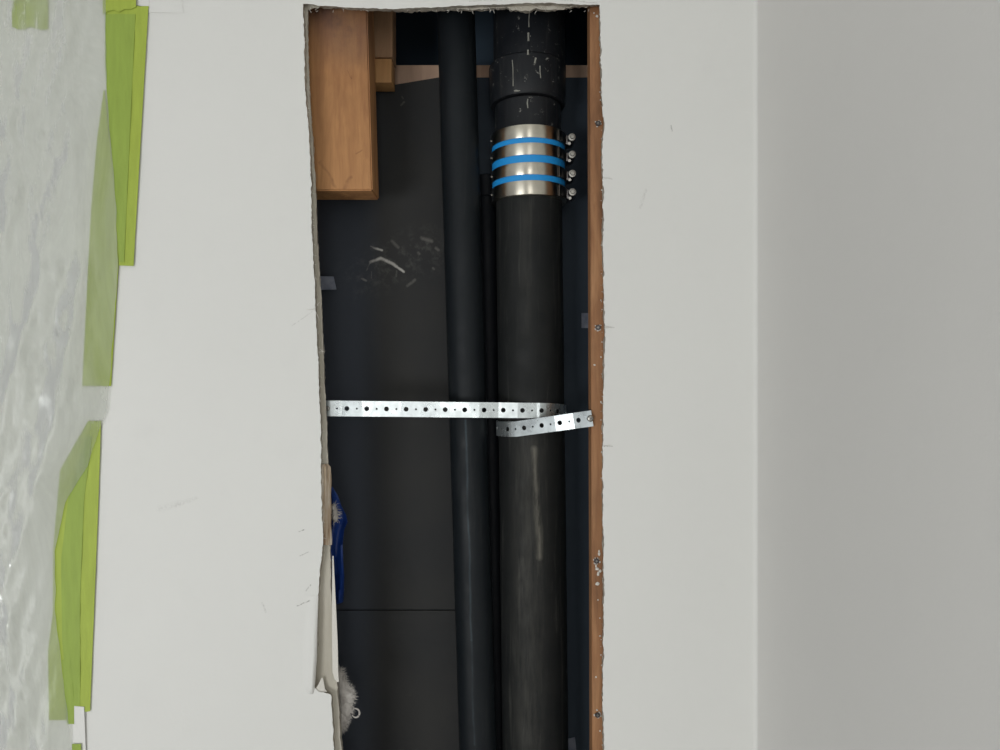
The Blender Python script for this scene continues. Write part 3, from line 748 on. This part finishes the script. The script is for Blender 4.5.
# torn chunk, flaps and slivers of the board (parts of the wall)
def strip_part(name, rows, mat, label, wav=.0005, nx=6, th=.0008, seed=1):
    bm = bmesh.new(); G = []
    for (y, xl_, xr_, Y0, Y1) in rows:
        G.append([bm.verts.new(P(xl_+(xr_-xl_)*i/nx, y, Y0+(Y1-Y0)*i/nx+wav*noise.noise(Vector((i*1.3, y*.11, seed))))) for i in range(nx+1)])
    fs = [bm.faces.new((G[j][i], G[j][i+1], G[j+1][i+1], G[j+1][i])) for j in range(len(G)-1) for i in range(nx)]
    thicken(bm, fs, th)
    o = finish(name, bm, mat, wall, sharp=50); tag(o, label); return o
strip_part('torn_backing', [(464, 321.5, 328, .006, .011), (467, 321.5, 330.5, .004, .012), (480, 321.5, 331.5, .003, .014), (495, 321.5, 331, .003, .015), (510, 321.8, 331.5, .004, .016), (525, 322.2, 331, .003, .014), (540, 323, 332, .003, .013), (545, 323.2, 331.8, .005, .011)],
           M_BROWNP, 'brown and white torn backing paper', .003, 8, .0012)
strip_part('edge_bead', [(556, 332.4, 333.4, .010, .010), (600, 332, 335.6, .009, .009), (640, 332, 337.5, .009, .009), (672, 332.5, 338.2, .009, .009), (679, 334.5, 338.6, .010, .010), (682, 337, 338.8, .010, .010)],
           M_PLAST, 'pale cream strip along the torn edge', .0006, 4, .0012)
bm = bmesh.new(); G = []
for (y, xl_, xr_, h) in [(596, 306, 318.3, .0006), (615, 304, 317.8, .002), (635, 303, 317.2, .0035), (655, 302, 317, .005), (672, 302, 316, .0062), (684, 303, 315, .0062), (691, 305, 314, .0045), (694, 307, 313, .0015)]:
    G.append([bm.verts.new(P(xl_+(xr_-xl_)*u, y, -.0002-h*(.5-.5*math.cos(min(1, u*1.35)*PI))+(.9*h*max(0, u-.8)/.2 if u > .8 else 0))) for u in [q/12 for q in range(13)]])
fs = [bm.faces.new((G[j][i], G[j][i+1], G[j+1][i+1], G[j+1][i])) for j in range(len(G)-1) for i in range(12)]
thicken(bm, fs, .0004)
tag(finish('paper_flap', bm, M_WALL, wall, sharp=70), 'curled flap of painted paper')
strip_part('paper_sliver', [(678, 321.5, 323, .006, .007), (684, 318.5, 324, .004, .006), (689, 315.5, 325, .001, .004), (692, 314.5, 327, .001, .003)], M_PLAST, 'small bright sliver of torn plaster', .0004, 4, .0008)
# fibres and shreds along the cut
bm = bmesh.new(); rnd = random.Random(11)
def shred(x, y, dx, dy, Y=-.0008, r=.0004):
    p0, p1 = P(x, y, Y), P(x+dx, y+dy, Y-.001); mid = (p0+p1)/2+Vector((0, -.001, rnd.uniform(-1, 1)*.001)); tube(bm, [p0, mid, p1], [r, r*.8, r*.3], 4)
for a in [(315, 309, -9, 1), (316, 312, 4, 9), (317, 306, 3, -4), (320, 349, 5, 4), (319, 352, 7, -1), (604, 327, 9, 1), (604, 178, 7, 0), (603, 446, 9, -1), (604, 329, 3, -3)]: shred(*a)
for _ in range(60):
    y = rnd.uniform(20, 540); x = interp(Lf, y); shred(x+1, y, rnd.uniform(-.5, 3), rnd.uniform(-2, 2), .002, .0003)
for _ in range(60):
    x = rnd.uniform(305, 598); shred(x, 8+rnd.uniform(-2, 3), rnd.uniform(-3, 3), rnd.uniform(-1, 4), .012, .0005)
for _ in range(50):
    y = rnd.uniform(10, 750); x = interp(Rf, y); shred(x, y, rnd.uniform(-2.2, .5), rnd.uniform(-2, 2), .004, .0004)
o = finish('paper_fibres', bm, M_PLAST, wall, sharp=180); tag(o, 'torn paper fibres and crumbs along the cut', kind='stuff')

# ---------------------------------------------------------------- tapes and plastic sheet on the left wall
def tape_strip(L, Rr, y0, y1, Yf, mat, label, endt=0, endb=0, seed=0, nx=6, frayt=0, frayb=0):
    """L(y), Rr(y) -> px edges"""
    bm = bmesh.new(); G = []; ny = max(8, int((y1-y0)/7)); rnd = random.Random(seed)
    for j in range(ny+1):
        y = y0+(y1-y0)*j/ny; row = []
        for i in range(nx+1):
            u = i/nx; x = L(y)+(Rr(y)-L(y))*u; yy = y
            if j == 0: yy += endt*u+frayt*rnd.uniform(-1, 1)
            if j == ny: yy += endb*u+frayb*rnd.uniform(-1, 1)
            Y = Yf(u, y)-.0006*(1+noise.noise(Vector((u*2.5, y*.06, seed))))
            row.append(bm.verts.new(P(x, yy, Y)))
        G.append(row)
    fs = [bm.faces.new((G[j][i], G[j][i+1], G[j+1][i+1], G[j+1][i])) for j in range(ny) for i in range(nx)]
    thicken(bm, fs, .0003)
    o = finish('masking_tape', bm, mat, sharp=60); tag(o, label, 'tape', 'green masking tape on the left wall'); return o
lin = lambda x0, y0, x1, y1: (lambda y: x0+(x1-x0)*(y-y0)/(y1-y0))
def pl(*pts): return lambda y: interp(list(pts), y)
Yw = -.0012
tape_strip(pl((105, -60), (105, 60), (108, 120), (114, 190), (119, 266)), lin(148.5, 5, 133.5, 266), -1.0, 265.5, lambda u, y: Yw-.001, M_T1, 'wide lime green tape at the upper left, its sharp lower end beside bare wall', endt=9, endb=.5, seed=1)
tape_strip(pl((105.3, -10), (105.5, 60), (108.5, 120), (114.5, 190), (119.3, 262)), lin(136, 0, 124, 262), 14, 262, lambda u, y: Yw-.0017, M_T2, 'darker doubled green tape layer lying on the upper left tape', seed=2)
tape_strip(pl((101, -60), (103, 14)), lambda y: 136, -60, 13, lambda u, y: Yw-.0023, M_T1, 'short torn green tape piece across the top of the upper left tape', endb=-6, seed=3, frayb=2)
tape_strip(pl((103.5, 92), (97, 140), (91, 210), (82, 388)), pl((104.5, 90), (115, 200), (118.5, 266), (111, 387)), 90, 386, lambda u, y: Yw-.0004, M_T1, 'green tape seen milky through the plastic sheet, below the upper tape', seed=4)
tape_strip(pl((88, 421), (60, 470), (53, 550), (53, 620), (60, 680), (68, 724)), pl((101, 421), (98.5, 500), (90, 713)), 421, 712, lambda u, y: Yw-.0008, M_T1, 'long lime green tape at the lower left ending in a ragged tip', seed=5, endb=0, frayb=1.5)
tape_strip(pl((86, 436), (68, 500), (61, 560), (62, 640), (68, 700)), pl((92, 436), (84, 500), (80, 600), (80, 708)), 436, 706, lambda u, y: Yw-.0015, M_T2, 'darker doubled tape layer on the lower left tape', seed=6)
tape_strip(pl((62, 660), (67, 724)), pl((68, 640), (74, 700), (74, 724)), 660, 724, lambda u, y: Yw-.0018, M_T2, 'narrow green tape tail hanging below the lower left tape', seed=7)
tape_strip(pl((56, 590), (48, 650), (49, 720)), pl((60, 590), (66, 722)), 590, 720, lambda u, y: Yw-.0002, M_T1, 'faint green tape behind the lower part of the plastic sheet', seed=8)
tape_strip(lambda y: 12, lambda y: 48, -60, 29, lambda u, y: Yw, M_T1, 'green tape end behind the plastic in the top left corner', seed=9, frayb=2.5)
tape_strip(lambda y: 72, lambda y: 81, 744, 800, lambda u, y: Yw-.0035, M_T2, 'small green tape scrap at the bottom left below the white strip', seed=10)
# plaster ridge / white strip pieces
patch('paint_strip', [P(73, 706, -.003), P(84, 707, -.004), (P(86, 760, -.003)), P(73, 760, -.003)], M_WALL, 'bluish white strip of peeled paper under the lower tape end', 'paper strip', .0008)
bm = bmesh.new(); plate(bm, [P(149, 12.5, -.0009), P(183, 12.5, -.0009), P(172, -70, -.0009), P(149, -70, -.0009)], .0012); bmesh.ops.bevel(bm, geom=[e for e in bm.edges if e.is_boundary or e.calc_face_angle(0) > .5], offset=.0006, segments=3, affect='EDGES')
tag(finish('trim_block', bm, M_WALL), 'thin white painted block beside the top of the green tape', 'trim')

# plastic sheet
bm = bmesh.new(); edge = [(105.5, -60), (106, 60), (108, 110), (115, 190), (118, 262), (113.5, 330), (108.5, 395), (106, 412), (101, 425), (88, 465), (66, 500), (55, 550), (55, 610), (61, 660), (67, 712), (74, 760), (78, 900), (78, 1150)]
NX, NY = 90, 200; G = []
y0, y1, xL = -60, 1150, -260
for j in range(NY+1):
    y = y0+(y1-y0)*j/NY; xe = interp(edge, y)+1.2*noise.noise(Vector((y*.05, 3, 1))); row = []
    for i in range(NX+1):
        u = i/NX; x = xL+(xe-xL)*u
        d = (xe-x)
        off = min(1, d/40)
        swell = .012*math.exp(-((y-410)/70)**2)
        f = (.010*noise.noise(Vector((x*.045+y*.010, y*.0035, 2)))+.005*noise.noise(Vector((x*.10-y*.010, y*.0045, 7)))+.0022*noise.noise(Vector((x*.16+y*.03, y*.022, 4))))
        rd = abs(noise.noise(Vector((x*.06+y*.02, y*.006, 11)))); f = f*.8+.006*(1-rd)**6
        ang = math.atan2(y-415, x-125); rr_ = math.hypot(y-415, x-125); f += .0035*math.exp(-(rr_/110)**2)*noise.noise(Vector((ang*9, rr_*.008, 3)))
        f += .0030*(1-abs(noise.noise(Vector((x*.09-y*.045, y*.018, 21)))))**9
        Y = -.0048-.013*off-(f+.003)*off-swell*off
        row.append(bm.verts.new(P(x, y, min(Y, -.0046))))
    G.append(row)
for j in range(NY):
    for i in range(NX): bm.faces.new((G[j][i], G[j][i+1], G[j+1][i+1], G[j+1][i]))
o = finish('plastic_sheet', bm, M_FILM, sharp=180); tag(o, 'crumpled milky clear plastic dust sheet hanging at the far left', 'plastic sheet')
# end of scene
